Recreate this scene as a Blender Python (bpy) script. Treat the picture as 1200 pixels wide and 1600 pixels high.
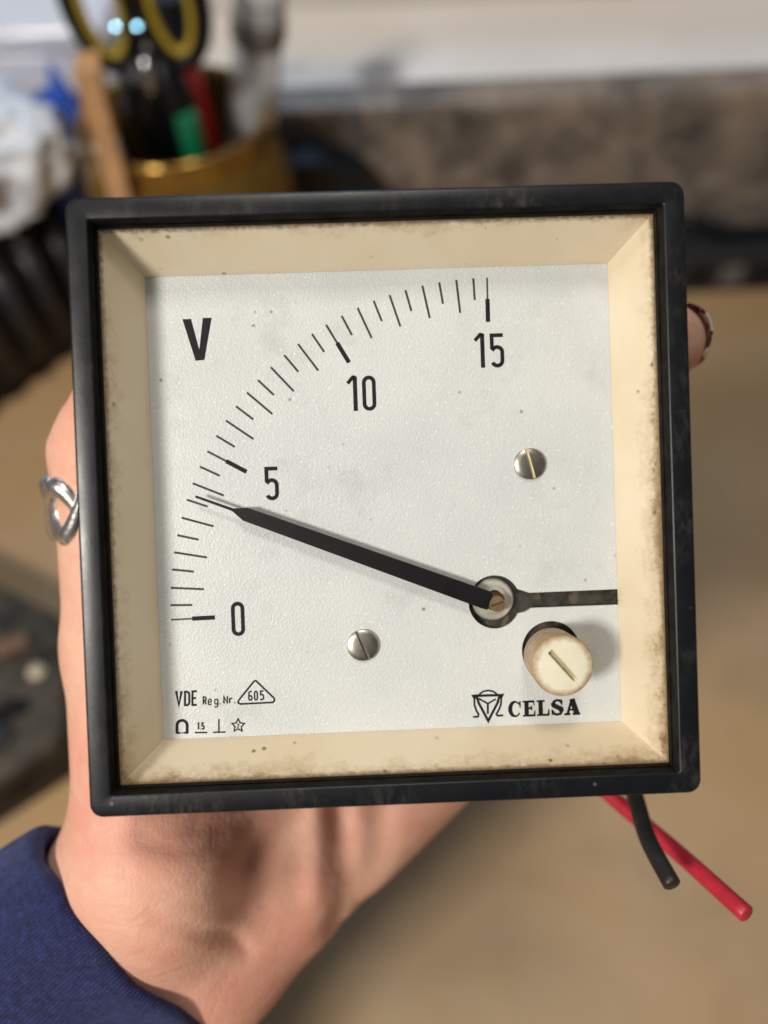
import bpy, bmesh, math, random
import numpy as np
from mathutils import Matrix, Vector, noise as mnoise

for o in list(bpy.data.objects): bpy.data.objects.remove(o)
S = bpy.context.scene
COL = S.collection
R = math.radians
random.seed(7)

# ------------------------------------------------------------------ camera, light, exposure
cam = bpy.data.objects.new('camera', bpy.data.cameras.new('camera')); COL.objects.link(cam)
cam.matrix_world = Matrix.Translation((0, 0, .36)) @ Matrix.Rotation(R(35), 4, 'X') @ Matrix.Rotation(R(-2.5), 4, 'Z')
cam.data.sensor_fit = 'VERTICAL'; cam.data.sensor_height = 36; cam.data.lens = 28.125
cam.data.clip_start = .005; cam.data.clip_end = 50
cam.data.dof.use_dof = True; cam.data.dof.focus_distance = .1335; cam.data.dof.aperture_fstop = 6.1
S.camera = cam

W = bpy.data.worlds.new('World'); S.world = W; W.use_nodes = True
W.node_tree.nodes['Background'].inputs[0].default_value = (1, .97, .93, 1)
W.node_tree.nodes['Background'].inputs[1].default_value = .095

def area(name, loc, target, size, power, colour, sy=None):
    l = bpy.data.lights.new(name, 'AREA'); l.energy = power; l.color = colour; l.size = size
    if sy: l.shape = 'RECTANGLE'; l.size_y = sy
    o = bpy.data.objects.new(name, l); COL.objects.link(o); o.location = loc
    o.rotation_euler = (Vector(target) - Vector(loc)).to_track_quat('-Z', 'Y').to_euler()
    return o
area('desk_lamp', (-.536, -.45, .917), (0, .073, .259), .15, 9.2, (1, .95, .88))
area('window_light', (-.1, .86, .72), (0, .25, .12), .24, 1.7, (.36, .64, 1), .17)
area('ceiling_lamp', (-.02, .16, 1.6), (0, .16, 0), .24, 5.6, (1, .94, .85))
S.view_settings.view_transform = 'Standard'; S.view_settings.look = 'None'
S.view_settings.exposure = 0; S.view_settings.gamma = 1
S.render.engine = 'CYCLES'
S.cycles.use_denoising = True
S.cycles.max_bounces = 8; S.cycles.transparent_max_bounces = 12
S.cycles.sample_clamp_indirect = 4

# ------------------------------------------------------------------ measured data (millimetres, meter frame)
TICK_ANGLES=[181.0, 178.42, 175.34, 172.1, 169.06, 165.98, 162.81, 159.51, 156.45, 153.25, 150.25, 147.11, 143.93, 140.87, 137.78, 134.86, 131.66, 128.49, 125.37, 122.35, 119.38, 116.23, 113.09, 110.0, 107.02, 104.1, 101.01, 97.98, 94.94, 91.92, 89.5]
EMBLEM=[[[[14.87, -34.3], [15.19, -33.93], [15.75, -33.62], [16.52, -33.53], [17.28, -33.68], [17.75, -33.98], [18.03, -34.31]], 0.214, 0], [[[14.46, -34.36], [18.53, -34.4]], 0.309, 0], [[[14.5, -34.57], [14.82, -35.67], [16.35, -38.78], [18.08, -35.68], [18.4, -34.63]], 0.309, 0], [[[14.06, -34.92], [14.07, -36.0], [14.37, -36.97], [14.73, -37.58], [14.6, -37.99], [13.74, -38.0]], 0.237, 0], [[[18.73, -34.98], [18.62, -36.06], [18.23, -37.0], [17.78, -37.66], [18.01, -37.96], [18.97, -37.92]], 0.237, 0], [[[14.8, -34.83], [16.37, -35.8], [17.79, -35.06]], 0.214, 0], [[[16.37, -35.8], [16.32, -37.58]], 0.261, 0]]
EMBLEM_EARS=[[[13.53, -34.18], [14.68, -34.1], [14.12, -35.23]], [[19.28, -34.14], [18.22, -34.29], [18.72, -35.29]]]
VDE=[[[[-36.94, -31.52], [-36.59, -34.01], [-36.03, -31.56]], 0.295, 0], [[[-35.45, -31.7], [-35.54, -34.0], [-35.16, -34.01], [-34.87, -33.82], [-34.79, -33.56], [-34.74, -32.17], [-34.8, -31.92], [-35.07, -31.72], [-35.45, -31.7]], 0.243, 1], [[[-33.44, -31.69], [-34.18, -31.68], [-34.28, -34.01], [-33.53, -34.04]], 0.243, 0], [[[-34.23, -32.83], [-33.61, -32.86]], 0.226, 0]]
REG=[[[[-32.41, -34.0], [-32.36, -32.73], [-32.07, -32.74], [-31.92, -32.94], [-31.93, -33.18], [-32.09, -33.37], [-32.38, -33.36]], 0.174, 0], [[[-32.12, -33.37], [-31.92, -34.02]], 0.174, 0], [[[-31.55, -33.63], [-31.06, -33.62], [-31.05, -33.36], [-31.15, -33.16], [-31.39, -33.15], [-31.54, -33.34], [-31.56, -33.86], [-31.43, -34.08], [-31.18, -34.08], [-31.06, -33.92]], 0.139, 0], [[[-29.92, -33.19], [-29.96, -34.31], [-30.11, -34.49], [-30.4, -34.5], [-30.49, -34.39]], 0.156, 0], [[[-29.93, -33.32], [-30.09, -33.19], [-30.32, -33.19], [-30.45, -33.38], [-30.46, -33.82], [-30.35, -34.01], [-30.13, -34.02], [-29.95, -33.89]], 0.139, 0], [[[-29.59, -33.97], [-29.45, -33.98]], 0.156, 0], [[[-28.89, -33.97], [-28.85, -32.8], [-28.32, -33.92], [-28.28, -32.74]], 0.208, 0], [[[-27.92, -33.94], [-27.89, -33.1]], 0.174, 0], [[[-27.9, -33.34], [-27.72, -33.14], [-27.41, -33.14]], 0.156, 0], [[[-27.13, -33.88], [-26.97, -33.89]], 0.156, 0]]
TRIANGLE=[[[[-23.67, -30.41], [-23.53, -30.29], [-23.28, -30.3], [-23.13, -30.44], [-20.35, -33.35], [-20.24, -33.61], [-20.32, -33.92], [-20.55, -34.12], [-26.01, -34.17], [-26.34, -34.1], [-26.48, -33.85], [-26.37, -33.54]], 0.208, 1]]
APPROVAL_NUMBER=[[[[-24.08, -32.15], [-24.32, -32.09], [-24.55, -32.27], [-24.63, -33.3], [-24.48, -33.57], [-24.24, -33.56], [-24.09, -33.35], [-24.1, -33.01], [-24.25, -32.82], [-24.58, -32.92]], 0.174, 0], [[[-23.45, -32.09], [-23.27, -32.11], [-23.14, -32.35], [-23.15, -33.29], [-23.28, -33.54], [-23.48, -33.57], [-23.62, -33.36], [-23.62, -32.36], [-23.45, -32.09]], 0.174, 1], [[[-22.07, -32.07], [-22.54, -32.09], [-22.58, -32.73], [-22.26, -32.69], [-22.12, -32.89], [-22.12, -33.33], [-22.28, -33.57], [-22.51, -33.57], [-22.64, -33.41]], 0.174, 0]]
MAGNET=[[[[-37.09, -38.7], [-37.04, -37.39], [-37.0, -37.18], [-36.9, -36.98], [-36.76, -36.81], [-36.58, -36.68], [-36.36, -36.61], [-36.14, -36.59], [-35.92, -36.63], [-35.71, -36.72], [-35.54, -36.86], [-35.41, -37.04], [-35.33, -37.24], [-35.31, -37.46], [-35.36, -38.77]], 0.33, 0], [[[-37.26, -38.72], [-36.57, -38.75]], 0.208, 0], [[[-35.88, -38.75], [-35.17, -38.77]], 0.208, 0], [[[-36.83, -38.72], [-35.53, -38.76]], 0.104, 0]]
CLASS_MARK=[[[[-33.52, -37.32], [-33.35, -37.19], [-33.39, -38.24]], 0.174, 0], [[[-33.12, -38.19], [-32.99, -38.2]], 0.156, 0], [[[-32.43, -37.19], [-32.76, -37.2], [-32.77, -37.65], [-32.55, -37.66], [-32.44, -37.85], [-32.48, -38.13], [-32.64, -38.23], [-32.83, -38.14]], 0.174, 0], [[[-34.06, -38.78], [-31.9, -38.85]], 0.174, 0]]
POSITION_MARK=[[[[-29.86, -36.58], [-29.95, -38.85]], 0.174, 0], [[[-30.95, -38.86], [-28.79, -38.89]], 0.174, 0]]
STAR_MARK=[[[[-26.58, -36.71], [-26.27, -37.41], [-25.52, -37.55], [-26.08, -38.06], [-25.98, -38.82], [-26.64, -38.44], [-27.33, -38.77], [-27.17, -38.02], [-27.69, -37.46], [-26.94, -37.38]], 0.156, 1], [[[-26.75, -37.72], [-26.64, -37.58], [-26.51, -37.66], [-26.53, -37.87], [-26.75, -38.17], [-26.49, -38.16]], 0.104, 0]]
PALM=[[[-56.28, -74.87, -35.26], [-101.15, -113.4, -45.36], 12, 13], [[-39.41, -96.12, -42.59], [-84.27, -134.65, -52.69], 12, 13], [[-47.84, -85.49, -38.92], [-92.71, -124.03, -49.02], 13, 14], [[-56.28, -74.87, -35.26], [-6.2, 3.15, -65.74], 12, 11], [[-47.84, -85.49, -38.92], [9.37, -11.47, -69.21], 13, 11], [[-47.84, -85.49, -38.92], [23.93, -26.05, -72.71], 12.5, 10.5], [[-39.41, -96.12, -42.59], [36.36, -42.5, -72.2], 13.5, 12], [[-44.81, -73.13, -28.08], [-40.6, -53.72, -43.35], 12.5, 12.5], [[-6.2, 3.15, -65.74], [9.37, -11.47, -69.21], 11, 11], [[9.37, -11.47, -69.21], [23.93, -26.05, -72.71], 11, 10.5], [[23.93, -26.05, -72.71], [36.36, -42.5, -72.2], 10.5, 10]]
THUMB=[[[-48.4, -65.3, -30.28], [-52.56, -27.62, -36.01], 13, 11.5], [[-52.56, -27.62, -36.01], [-53.64, 11.18, -31.71], 11.5, 9.7], [[-53.64, 11.18, -31.71], [-50.43, 18.8, -28.78], 9.7, 8.2]]
FINGERS=[[[[-6.2, 3.15, -65.74], [21.86, 34.23, -62.79], 10, 8.5], [[21.86, 34.23, -62.79], [44.11, 45.61, -53.59], 8.5, 7.6], [[44.11, 45.61, -53.59], [50.93, 49.68, -35.54], 7.6, 6.8]], [[[9.37, -11.47, -69.21], [34.37, 19.77, -63.32], 10, 8.5], [[34.37, 19.77, -63.32], [52.09, 24.9, -48.09], 8.5, 7.8], [[52.09, 24.9, -48.09], [54.52, 27.97, -27.09], 7.8, 7.2]], [[[23.93, -26.05, -72.71], [42.73, 1.47, -62.85], 10, 8.2], [[42.73, 1.47, -62.85], [52.17, 7.39, -47.78], 8.2, 7.4], [[52.17, 7.39, -47.78], [51.48, 10.7, -30.85], 7.4, 6.8]], [[[36.36, -42.5, -72.2], [46.99, -18.66, -60.42], 9, 7.4], [[46.99, -18.66, -60.42], [51.5, -12.63, -49.45], 7.4, 6.8], [[51.5, -12.63, -49.45], [50.38, -9.37, -36.52], 6.8, 6.2]]]
CREASES=[[[[-17.79, -55.95, -26.9], [-18.96, -61.38, -26.83], [-23.04, -66.71, -26.81], [-28.61, -69.56, -26.86]], 1.1, 3.4], [[[-12.3, -59.87, -36.74], [-10.7, -69.65, -36.54], [-10.42, -80.03, -36.36], [-13.33, -89.0, -36.25]], 1.8, 2.8], [[[-43.55, -72.09, -21.08], [-37.83, -75.56, -20.91], [-32.79, -81.58, -20.72], [-29.48, -87.19, -20.56]], 0.7, 1.1], [[[-45.44, -58.9, -15.34], [-39.39, -62.25, -15.17], [-32.69, -62.71, -15.05]], 0.5, 0.9], [[[-48.51, -63.99, -19.3], [-39.5, -70.06, -19.04], [-31.52, -72.65, -18.85]], 0.25, 1.0], [[[-15.49, -58.77, -30.82], [-15.86, -69.37, -30.64], [-16.46, -79.33, -30.47]], -1.2, 2.6], [[[-1.91, -62.47, -42.52], [-3.66, -73.84, -42.35], [-8.79, -85.76, -42.23]], 1.6, 3.5], [[[-37.24, -58.87, -21.19], [-29.18, -62.07, -21.0], [-22.13, -61.15, -20.89]], 0.5, 1.0], [[[-62.6, 17.16, -22.97], [-55.64, 15.75, -22.82]], 0.35, 0.8], [[[-62.68, 14.82, -22.93], [-55.15, 12.92, -22.76]], 0.5, 0.9], [[[-62.76, 12.72, -22.89], [-55.19, 11.99, -22.75]], 0.25, 0.8]]
CUFF=dict(center=[-52.15, -85.83, -37.99],axis=[-0.7478, -0.6423, -0.1684],wide=[0.6138, -0.7882, -0.0455],front=[-0.0058, 0.3263, 0.9445])
RING_SEAT=dict(center=[-53.78, 0.88, -33.53],axis=[-0.0275, 0.9935, 0.1103])
NAIL=dict(tip=[54.52, 27.97, -27.09],axis=[0.1092, 0.1531, 0.9822])
RED_WIRE=[[30.92, -42.88, -48.28], [39.62, -57.85, -45.87], [46.09, -64.07, -39.64], [54.63, -70.52, -28.38], [61.47, -75.79, -15.16]]
BLACK_WIRE=[[40.61, -44.61, -48.08], [47.46, -54.11, -41.79], [46.81, -59.08, -29.71], [46.79, -64.84, -22.61], [48.49, -70.11, -15.49]]
METER_POSE=[[0.99981, 0.008602, 0.017464, 0.000584], [0.003307, 0.808999, -0.5878, 0.072968], [-0.019184, 0.587747, 0.808818, 0.259178], [0.0, 0.0, 0.0, 1.0]]


# ------------------------------------------------------------------ helpers
def tag(o, label=None, cat=None, group=None, kind=None):
    if label: o['label'] = label
    if cat: o['category'] = cat
    if group: o['group'] = group
    if kind: o['kind'] = kind
    return o
def empty(name, mat=None, parent=None):
    o = bpy.data.objects.new(name, None); COL.objects.link(o); o.empty_display_size = .01
    if parent: o.parent = parent
    if mat is not None: o.matrix_world = mat
    return o
def mesh(name, V, F, mat, parent=None, smooth=False, scale=1., uv=None, loc=None, rot=None, auto=None):
    me = bpy.data.meshes.new(name)
    me.from_pydata([tuple(float(c) * scale for c in v) for v in V], [], F)
    me.validate(); me.update()
    if uv is not None:
        L = me.uv_layers.new(name='UVMap')
        for lp in me.loops: L.data[lp.index].uv = uv[lp.vertex_index]
    if smooth or auto:
        me.polygons.foreach_set('use_smooth', [True] * len(me.polygons))
        if auto: me.set_sharp_from_angle(angle=R(auto))
    if mat: me.materials.append(mat)
    o = bpy.data.objects.new(name, me); COL.objects.link(o)
    if parent: o.parent = parent
    if loc: o.location = loc
    if rot: o.rotation_euler = rot
    return o
def bmobj(name, bm, mat, parent=None, smooth=False, auto=None, loc=None, rot=None):
    me = bpy.data.meshes.new(name); bmesh.ops.recalc_face_normals(bm, faces=bm.faces); bm.to_mesh(me); bm.free()
    if smooth or auto:
        me.polygons.foreach_set('use_smooth', [True] * len(me.polygons))
        if auto: me.set_sharp_from_angle(angle=R(auto))
    if mat: me.materials.append(mat)
    o = bpy.data.objects.new(name, me); COL.objects.link(o)
    if parent: o.parent = parent
    if loc: o.location = loc
    if rot: o.rotation_euler = rot
    return o
def rrect(hx, hy, r, n=6, cx=0, cy=0):
    out = []
    for sx, sy, a0 in ((1, 1, 0), (-1, 1, 90), (-1, -1, 180), (1, -1, 270)):
        for i in range(n + 1):
            a = R(a0 + 90 * i / n)
            out.append((cx + sx * (hx - r) + r * math.cos(a), cy + sy * (hy - r) + r * math.sin(a)))
    return out
def loft(loops, closed=True, cap0=False, cap1=False):
    n = len(loops[0]); V = [p for l in loops for p in l]; F = []
    for k in range(len(loops) - 1):
        for i in range(n if closed else n - 1):
            j = (i + 1) % n
            F.append((k * n + i, k * n + j, (k + 1) * n + j, (k + 1) * n + i))
    if cap0: F.append(tuple(range(n))[::-1])
    if cap1: F.append(tuple((len(loops) - 1) * n + i for i in range(n)))
    return V, F
def lathe(profile, n=48, cap0=False, cap1=False):
    return loft([[(r * math.cos(2 * math.pi * i / n), r * math.sin(2 * math.pi * i / n), z) for i in range(n)] for r, z in profile], True, cap0, cap1)
def smooth_path(P, m=10):
    P = [Vector(p) for p in P]; Q = [2 * P[0] - P[1]] + P + [2 * P[-1] - P[-2]]; out = []
    for i in range(1, len(Q) - 2):
        for k in range(m):
            t = k / m; a, b, c, d = Q[i - 1:i + 3]
            out.append(.5 * ((2 * b) + (c - a) * t + (2 * a - 5 * b + 4 * c - d) * t * t + (3 * b - a - 3 * c + d) * t ** 3))
    out.append(P[-1]); return out
def tube(P, rad, n=14, closed=False, cap=True):
    P = [Vector(p) for p in P]; N = len(P); loops = []; up = None
    for i, p in enumerate(P):
        a = P[(i - 1) % N] if closed or i else p; b = P[(i + 1) % N] if closed or i < N - 1 else p
        t = (b - a).normalized()
        if up is None: up = t.orthogonal().normalized()
        up = (up - t * up.dot(t)).normalized(); s = t.cross(up)
        r = rad[i] if isinstance(rad, (list, tuple)) else rad
        loops.append([tuple(p + r * (math.cos(2 * math.pi * k / n) * up + math.sin(2 * math.pi * k / n) * s)) for k in range(n)])
    if closed: loops.append(loops[0])
    return loft(loops, True, cap and not closed, cap and not closed)
def box_bm(sx, sy, sz, bev=0, seg=2, c=(0, 0, 0)):
    bm = bmesh.new(); bmesh.ops.create_cube(bm, size=1, matrix=Matrix.Translation(c) @ Matrix.Diagonal((sx, sy, sz, 1)))
    if bev: bmesh.ops.bevel(bm, geom=bm.edges[:] , offset=bev, segments=seg, profile=.6, affect='EDGES')
    return bm

# ------------------------------------------------------------------ materials
class Mat:
    def __init__(s, name, base=(.5, .5, .5), rough=.5, **kw):
        s.m = bpy.data.materials.new(name); s.m.use_nodes = True; s.t = s.m.node_tree
        s.b = s.t.nodes['Principled BSDF']; s.out = s.t.nodes['Material Output']
        s.set('Base Color', (*base, 1)); s.set('Roughness', rough)
        for k, v in kw.items(): s.set(k.replace('_', ' '), v)
        s._tc = None
    def set(s, k, v):
        if hasattr(v, 'is_output') and v.is_output: s.t.links.new(v, s.b.inputs[k])
        else: s.b.inputs[k].default_value = v
        return s
    def n(s, typ, ins=None, **props):
        nd = s.t.nodes.new('ShaderNode' + typ)
        for k, v in props.items(): setattr(nd, k, v)
        for k, v in (ins or {}).items():
            if hasattr(v, 'is_output'): s.t.links.new(v, nd.inputs[k])
            else: nd.inputs[k].default_value = v
        return nd
    def co(s, w='Object'):
        if s._tc is None: s._tc = s.n('TexCoord')
        return s._tc.outputs[w]
    def map(s, vec, sc):
        return s.n('Mapping', {'Vector': vec, 'Scale': sc}).outputs[0]
    def noise(s, scale, detail=3, rough=.55, vec=None, dist=0):
        return s.n('TexNoise', {'Vector': vec or s.co(), 'Scale': scale, 'Detail': detail, 'Roughness': rough, 'Distortion': dist}).outputs['Fac']
    def vor(s, scale, vec=None, feature='F1', rnd=1.):
        return s.n('TexVoronoi', {'Vector': vec or s.co(), 'Scale': scale, 'Randomness': rnd}, feature=feature).outputs['Distance']
    def ramp(s, fac, lo, hi, a=0., b=1.):
        nd = s.n('MapRange', {'Value': fac, 'From Min': lo, 'From Max': hi, 'To Min': a, 'To Max': b}); nd.clamp = True
        return nd.outputs[0]
    def math(s, op, a, b=0.):
        return s.n('Math', {0: a, 1: b}, operation=op).outputs[0]
    def mix(s, fac, a, b):
        nd = s.n('Mix', data_type='RGBA')
        for i, v in ((0, fac), (6, a), (7, b)):
            if hasattr(v, 'is_output'): s.t.links.new(v, nd.inputs[i])
            else: nd.inputs[i].default_value = v if i == 0 else (*v, 1) if len(v) == 3 else v
        return nd.outputs[2]
    def bump(s, h, strength=.3, dist=.0003, prev=None):
        ins = {'Height': h, 'Strength': strength, 'Distance': dist}
        if prev: ins['Normal'] = prev
        o = s.n('Bump', ins).outputs[0]; s.set('Normal', o); return o

def m_bezel():
    a = Mat('black_bezel_plastic', (.006, .007, .009), .36, Specular_IOR_Level=.42)
    v = a.co()
    sep = a.n('SeparateXYZ', {0: v})
    big = a.ramp(a.noise(70, 5, .65), .48, .78)
    fine = a.ramp(a.noise(900, 4, .7, a.map(v, (1, .35, 1))), .42, .75)
    dust = a.math('MULTIPLY', big, fine)
    specks = a.ramp(a.vor(260), .11, .05); specks = a.math('MULTIPLY', specks, a.ramp(a.noise(60, 2), .53, .62))
    d = a.math('MAXIMUM', a.math('MULTIPLY', dust, .55), a.math('MULTIPLY', specks, .75))
    a.set('Base Color', a.mix(d, (.005, .006, .008), (.16, .145, .12)))
    a.set('Roughness', a.math('ADD', .24, a.math('MULTIPLY', a.noise(160, 4), .2)))
    a.bump(a.noise(1500, 3), .2, .00006)
    return a.m
def m_cream():
    a = Mat('aged_cream_plastic', (.70, .57, .37), .42)
    uv = a.co('UV'); sp = a.n('SeparateXYZ', {0: uv}); v = sp.outputs[1]
    tone = a.mix(a.ramp(a.noise(60, 4), .3, .7), (.83, .715, .545), (.77, .635, .45))
    n1 = a.noise(900, 5, .75); n2 = a.noise(240, 4, .65)
    edge = a.math('ADD', v, a.math('MULTIPLY', a.math('SUBTRACT', n1, .5), .45))
    edge = a.math('ADD', edge, a.math('MULTIPLY', a.math('SUBTRACT', n2, .5), .40))
    oy = a.n('SeparateXYZ', {0: a.co()}); low = a.math('MULTIPLY', oy.outputs[1], -1.1); rgt = a.math('MULTIPLY', oy.outputs[0], .5)
    where = a.math('ADD', a.math('ADD', low, rgt), a.math('MULTIPLY', a.math('SUBTRACT', a.noise(34, 4, .6), .565), .55)); edge = a.math('ADD', edge, where)
    grime = a.math('MAXIMUM', a.ramp(edge, .95, 1.08), a.ramp(a.math('ADD', a.math('ADD', v, where), a.math('ADD', a.math('MULTIPLY', a.math('SUBTRACT', n1, .5), .12), a.math('MULTIPLY', a.math('SUBTRACT', n2, .5), .22))), .93, 1.05))
    grime = a.math('MAXIMUM', grime, a.ramp(a.math('ADD', v, a.math('MULTIPLY', a.math('SUBTRACT', n1, .5), .09)), .94, .99))
    col = a.mix(a.math('MULTIPLY', grime, .92), tone, (.032, .015, .006))
    stain = a.ramp(edge, .78, 1.02, 0, .5); col = a.mix(stain, col, (.36, .21, .08))
    sk = a.math('MULTIPLY', a.ramp(a.vor(260), .14, .05), a.ramp(a.noise(150, 2), .50, .58))
    col = a.mix(a.math('MULTIPLY', sk, .85), col, (.10, .045, .015))
    a.set('Base Color', col); a.set('Roughness', a.math('ADD', .26, a.math('MULTIPLY', n2, .25)))
    a.bump(a.math('ADD', a.noise(260, 3), a.math('MULTIPLY', grime, .6)), .12, .0003)
    return a.m
def m_dial():
    a = Mat('grained_white_dial_paint', (.72, .73, .72), .42)
    v = a.co()
    grain = a.ramp(a.vor(2100), .0, .62, 1, 0)
    g2 = a.noise(3200, 2, .5)
    tone = a.mix(a.ramp(a.noise(45, 4, .6), .35, .7), (.715, .722, .72), (.63, .652, .662))
    sm = a.ramp(a.noise(130, 4, .65), .58, .76, 0, .34)
    col = a.mix(sm, tone, (.42, .42, .41))
    sk = a.math('MULTIPLY', a.ramp(a.vor(250), .10, .045), a.ramp(a.noise(120, 2), .55, .62))
    col = a.mix(a.math('MULTIPLY', sk, .8), col, (.17, .12, .085))
    gl = a.ramp(a.vor(1000), .17, .05)
    col = a.mix(a.math('MULTIPLY', gl, .85), col, (1, 1, .99))  # sparkle of the grain painted in as white specks
    a.set('Base Color', col)
    b = a.bump(grain, .30, .00015); a.bump(g2, .26, .00013, b)
    return a.m
def m_simple(name, base, rough=.5, var=.15, sc=80, bmp=.0, bsc=600, bd=.0003, **kw):
    a = Mat(name, base, rough, **kw)
    lo = tuple(c * (1 - var) for c in base); hi = tuple(min(1, c * (1 + var)) for c in base)
    a.set('Base Color', a.mix(a.ramp(a.noise(sc, 4, .6), .3, .7), lo, hi))
    if bmp: a.bump(a.noise(bsc, 3), bmp, bd)
    return a.m
def m_glass():
    m = bpy.data.materials.new('clear_window_glass'); m.use_nodes = True; t = m.node_tree
    for nd in list(t.nodes):
        if nd.type == 'BSDF_PRINCIPLED': t.nodes.remove(nd)
    tr = t.nodes.new('ShaderNodeBsdfTransparent'); gl = t.nodes.new('ShaderNodeBsdfGlossy'); gl.inputs['Roughness'].default_value = .04
    tr.inputs[0].default_value = (.985, .99, .985, 1)
    fr = t.nodes.new('ShaderNodeFresnel'); fr.inputs[0].default_value = 1.25
    mx = t.nodes.new('ShaderNodeMixShader')
    for a, b in ((fr.outputs[0], mx.inputs[0]), (tr.outputs[0], mx.inputs[1]), (gl.outputs[0], mx.inputs[2]), (mx.outputs[0], t.nodes['Material Output'].inputs[0])): t.links.new(a, b)
    return m
def m_skin():
    a = Mat('skin', (.60, .34, .25), .52)
    n1 = a.noise(45, 4, .55); n2 = a.noise(160, 4, .6)
    col = a.mix(a.ramp(n1, .36, .64), (.82, .485, .345), (.77, .36, .26))
    col = a.mix(a.ramp(n2, .5, .75, 0, .45), col, (.83, .55, .40))
    col = a.mix(a.ramp(a.noise(420, 3), .55, .75, 0, .22), col, (.62, .26, .19))
    a.set('Base Color', col)
    a.set('Subsurface Weight', .30); a.set('Subsurface Radius', (1, .38, .22)); a.set('Subsurface Scale', .0035)
    a.set('Specular IOR Level', .42)
    v = a.co()
    ridge = a.n('TexWave', {'Vector': v, 'Scale': 330, 'Distortion': 6, 'Detail': 3, 'Detail Scale': .6}).outputs['Fac']
    lines = a.ramp(a.vor(900, a.map(v, (1, .55, .8)), 'DISTANCE_TO_EDGE'), 0, .12)
    fold = a.noise(110, 5, .62, a.map(v, (1, 1.9, 1)), .8)
    b = a.bump(lines, .17, .0002); b = a.bump(a.noise(1700, 3, .6), .22, .00018, b); b = a.bump(fold, .34, .0012, b); a.bump(ridge, .06, .00012, b)
    return a.m
def m_knit():
    a = Mat('navy_knit', (.03, .05, .22), .85)
    uv = a.co('UV')
    w1 = a.n('TexWave', {'Vector': a.map(uv, (1, 1, 1)), 'Scale': 38, 'Distortion': 1.2, 'Detail': 2}, bands_direction='X').outputs['Fac']
    w2 = a.n('TexWave', {'Vector': a.map(uv, (1, 1, 1)), 'Scale': 52, 'Distortion': 1.6, 'Detail': 2}, bands_direction='Y').outputs['Fac']
    k = a.math('MULTIPLY', w1, a.math('ADD', .45, a.math('MULTIPLY', w2, .55)))
    fz = a.noise(2400, 3, .7); big = a.noise(60, 3)
    col = a.mix(a.ramp(a.noise(700, 4, .7), .40, .68), (.007, .010, .062), (.026, .036, .165))
    col = a.mix(a.ramp(fz, .56, .74, 0, .6), col, (.09, .105, .30))
    col = a.mix(a.ramp(k, .0, .35, .45, 0), col, (.005, .006, .03))
    a.set('Base Color', col); a.set('Sheen Weight', .22); a.set('Sheen Tint', (.5, .6, 1, 1)); a.set('Sheen Roughness', .4)
    b = a.bump(k, .6, .0006); b = a.bump(fz, .5, .0003, b); a.bump(big, .25, .002, b)
    return a.m
def m_bench():
    a = Mat('tan_workbench_board', (.36, .26, .16), .55)
    v = a.co()
    gr = a.noise(9, 5, .6, a.map(v, (1, 1.6, 1)), .6); bl = a.noise(7, 4, .6)
    col = a.mix(a.ramp(gr, .3, .7), (.48, .335, .195), (.37, .245, .135))
    col = a.mix(a.ramp(bl, .40, .62, 0, .75), col, (.44, .275, .115))
    col = a.mix(a.ramp(a.noise(11, 4, .6), .52, .72, 0, .6), col, (.25, .18, .12))
    a.set('Base Color', col); a.bump(a.noise(500, 3), .15, .0003)
    return a.m
def m_granite():
    a = Mat('brown_grey_granite', (.13, .11, .095), .28)
    n1 = a.noise(22, 5, .62, None, .5); n2 = a.noise(75, 4, .6)
    col = a.mix(a.ramp(n1, .38, .62), (.065, .060, .060), (.27, .215, .17))
    col = a.mix(a.ramp(n2, .55, .75, 0, .8), col, (.42, .36, .30))
    col = a.mix(a.ramp(a.vor(60), .22, .08, 0, .7), col, (.05, .048, .055))
    a.set('Base Color', col); a.set('Roughness', a.math('ADD', .2, a.math('MULTIPLY', n2, .25)))
    return a.m
def m_sill():
    a = Mat('white_sill_paint', (.72, .68, .63), .35)
    v = a.co()
    d = a.n('VectorMath', {0: v, 1: (.008, .487, .12)}, operation='SUBTRACT').outputs[0]
    l = a.n('VectorMath', {0: a.map(d, (1, .75, 0))}, operation='LENGTH').outputs['Value']
    l = a.math('ADD', l, a.math('MULTIPLY', a.math('SUBTRACT', a.noise(60, 4), .5), .012))
    col = a.mix(a.ramp(a.noise(14, 3), .35, .7), (.80, .755, .71), (.74, .69, .64))
    a.set('Base Color', a.mix(a.ramp(l, .018, .009, 0, .75), col, (.16, .135, .12)))
    return a.m
def m_clear(name, tint=(.9, .92, .95), alpha=.35, rough=.18):
    a = Mat(name, tint, rough); a.set('Transmission Weight', alpha); a.set('IOR', 1.2); a.bump(a.noise(60, 4), .3, .003); return a.m

BEZEL = m_bezel(); CREAM = m_cream(); DIAL = m_dial(); GLASS = m_glass(); SKIN = m_skin(); KNIT = m_knit()
LIP = m_simple('grimy_black_lip', (.014, .012, .010), .8, .6, 300, .3, 600, .0002, Specular_IOR_Level=.08)
INK = m_simple('black_printing_ink', (.011, .011, .014), .6, .3, 900, Specular_IOR_Level=.2)
INK_GREY = m_simple('thin_grey_printing_ink', (.055, .053, .052), .6, .35, 1500, Specular_IOR_Level=.2)
NEEDLE = m_simple('matt_black_needle_paint', (.005, .004, .0045), .45, .5, 300, .2, 900, .0001, Specular_IOR_Level=.25)
STEEL = m_simple('nickel_screw_metal', (.46, .42, .37), .33, .2, 500, .15, 900, .0001, Metallic=1.)
BRASS = m_simple('dull_brass', (.30, .19, .10), .5, .25, 500, .1, 900, .0001, Metallic=.8)
SLOTB = m_simple('bright_brass_slot', (.85, .70, .42), .45, .1, 500, Metallic=.6)
HUBP = m_simple('pale_hub_metal', (.46, .44, .38), .32, .15, 400)
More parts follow.
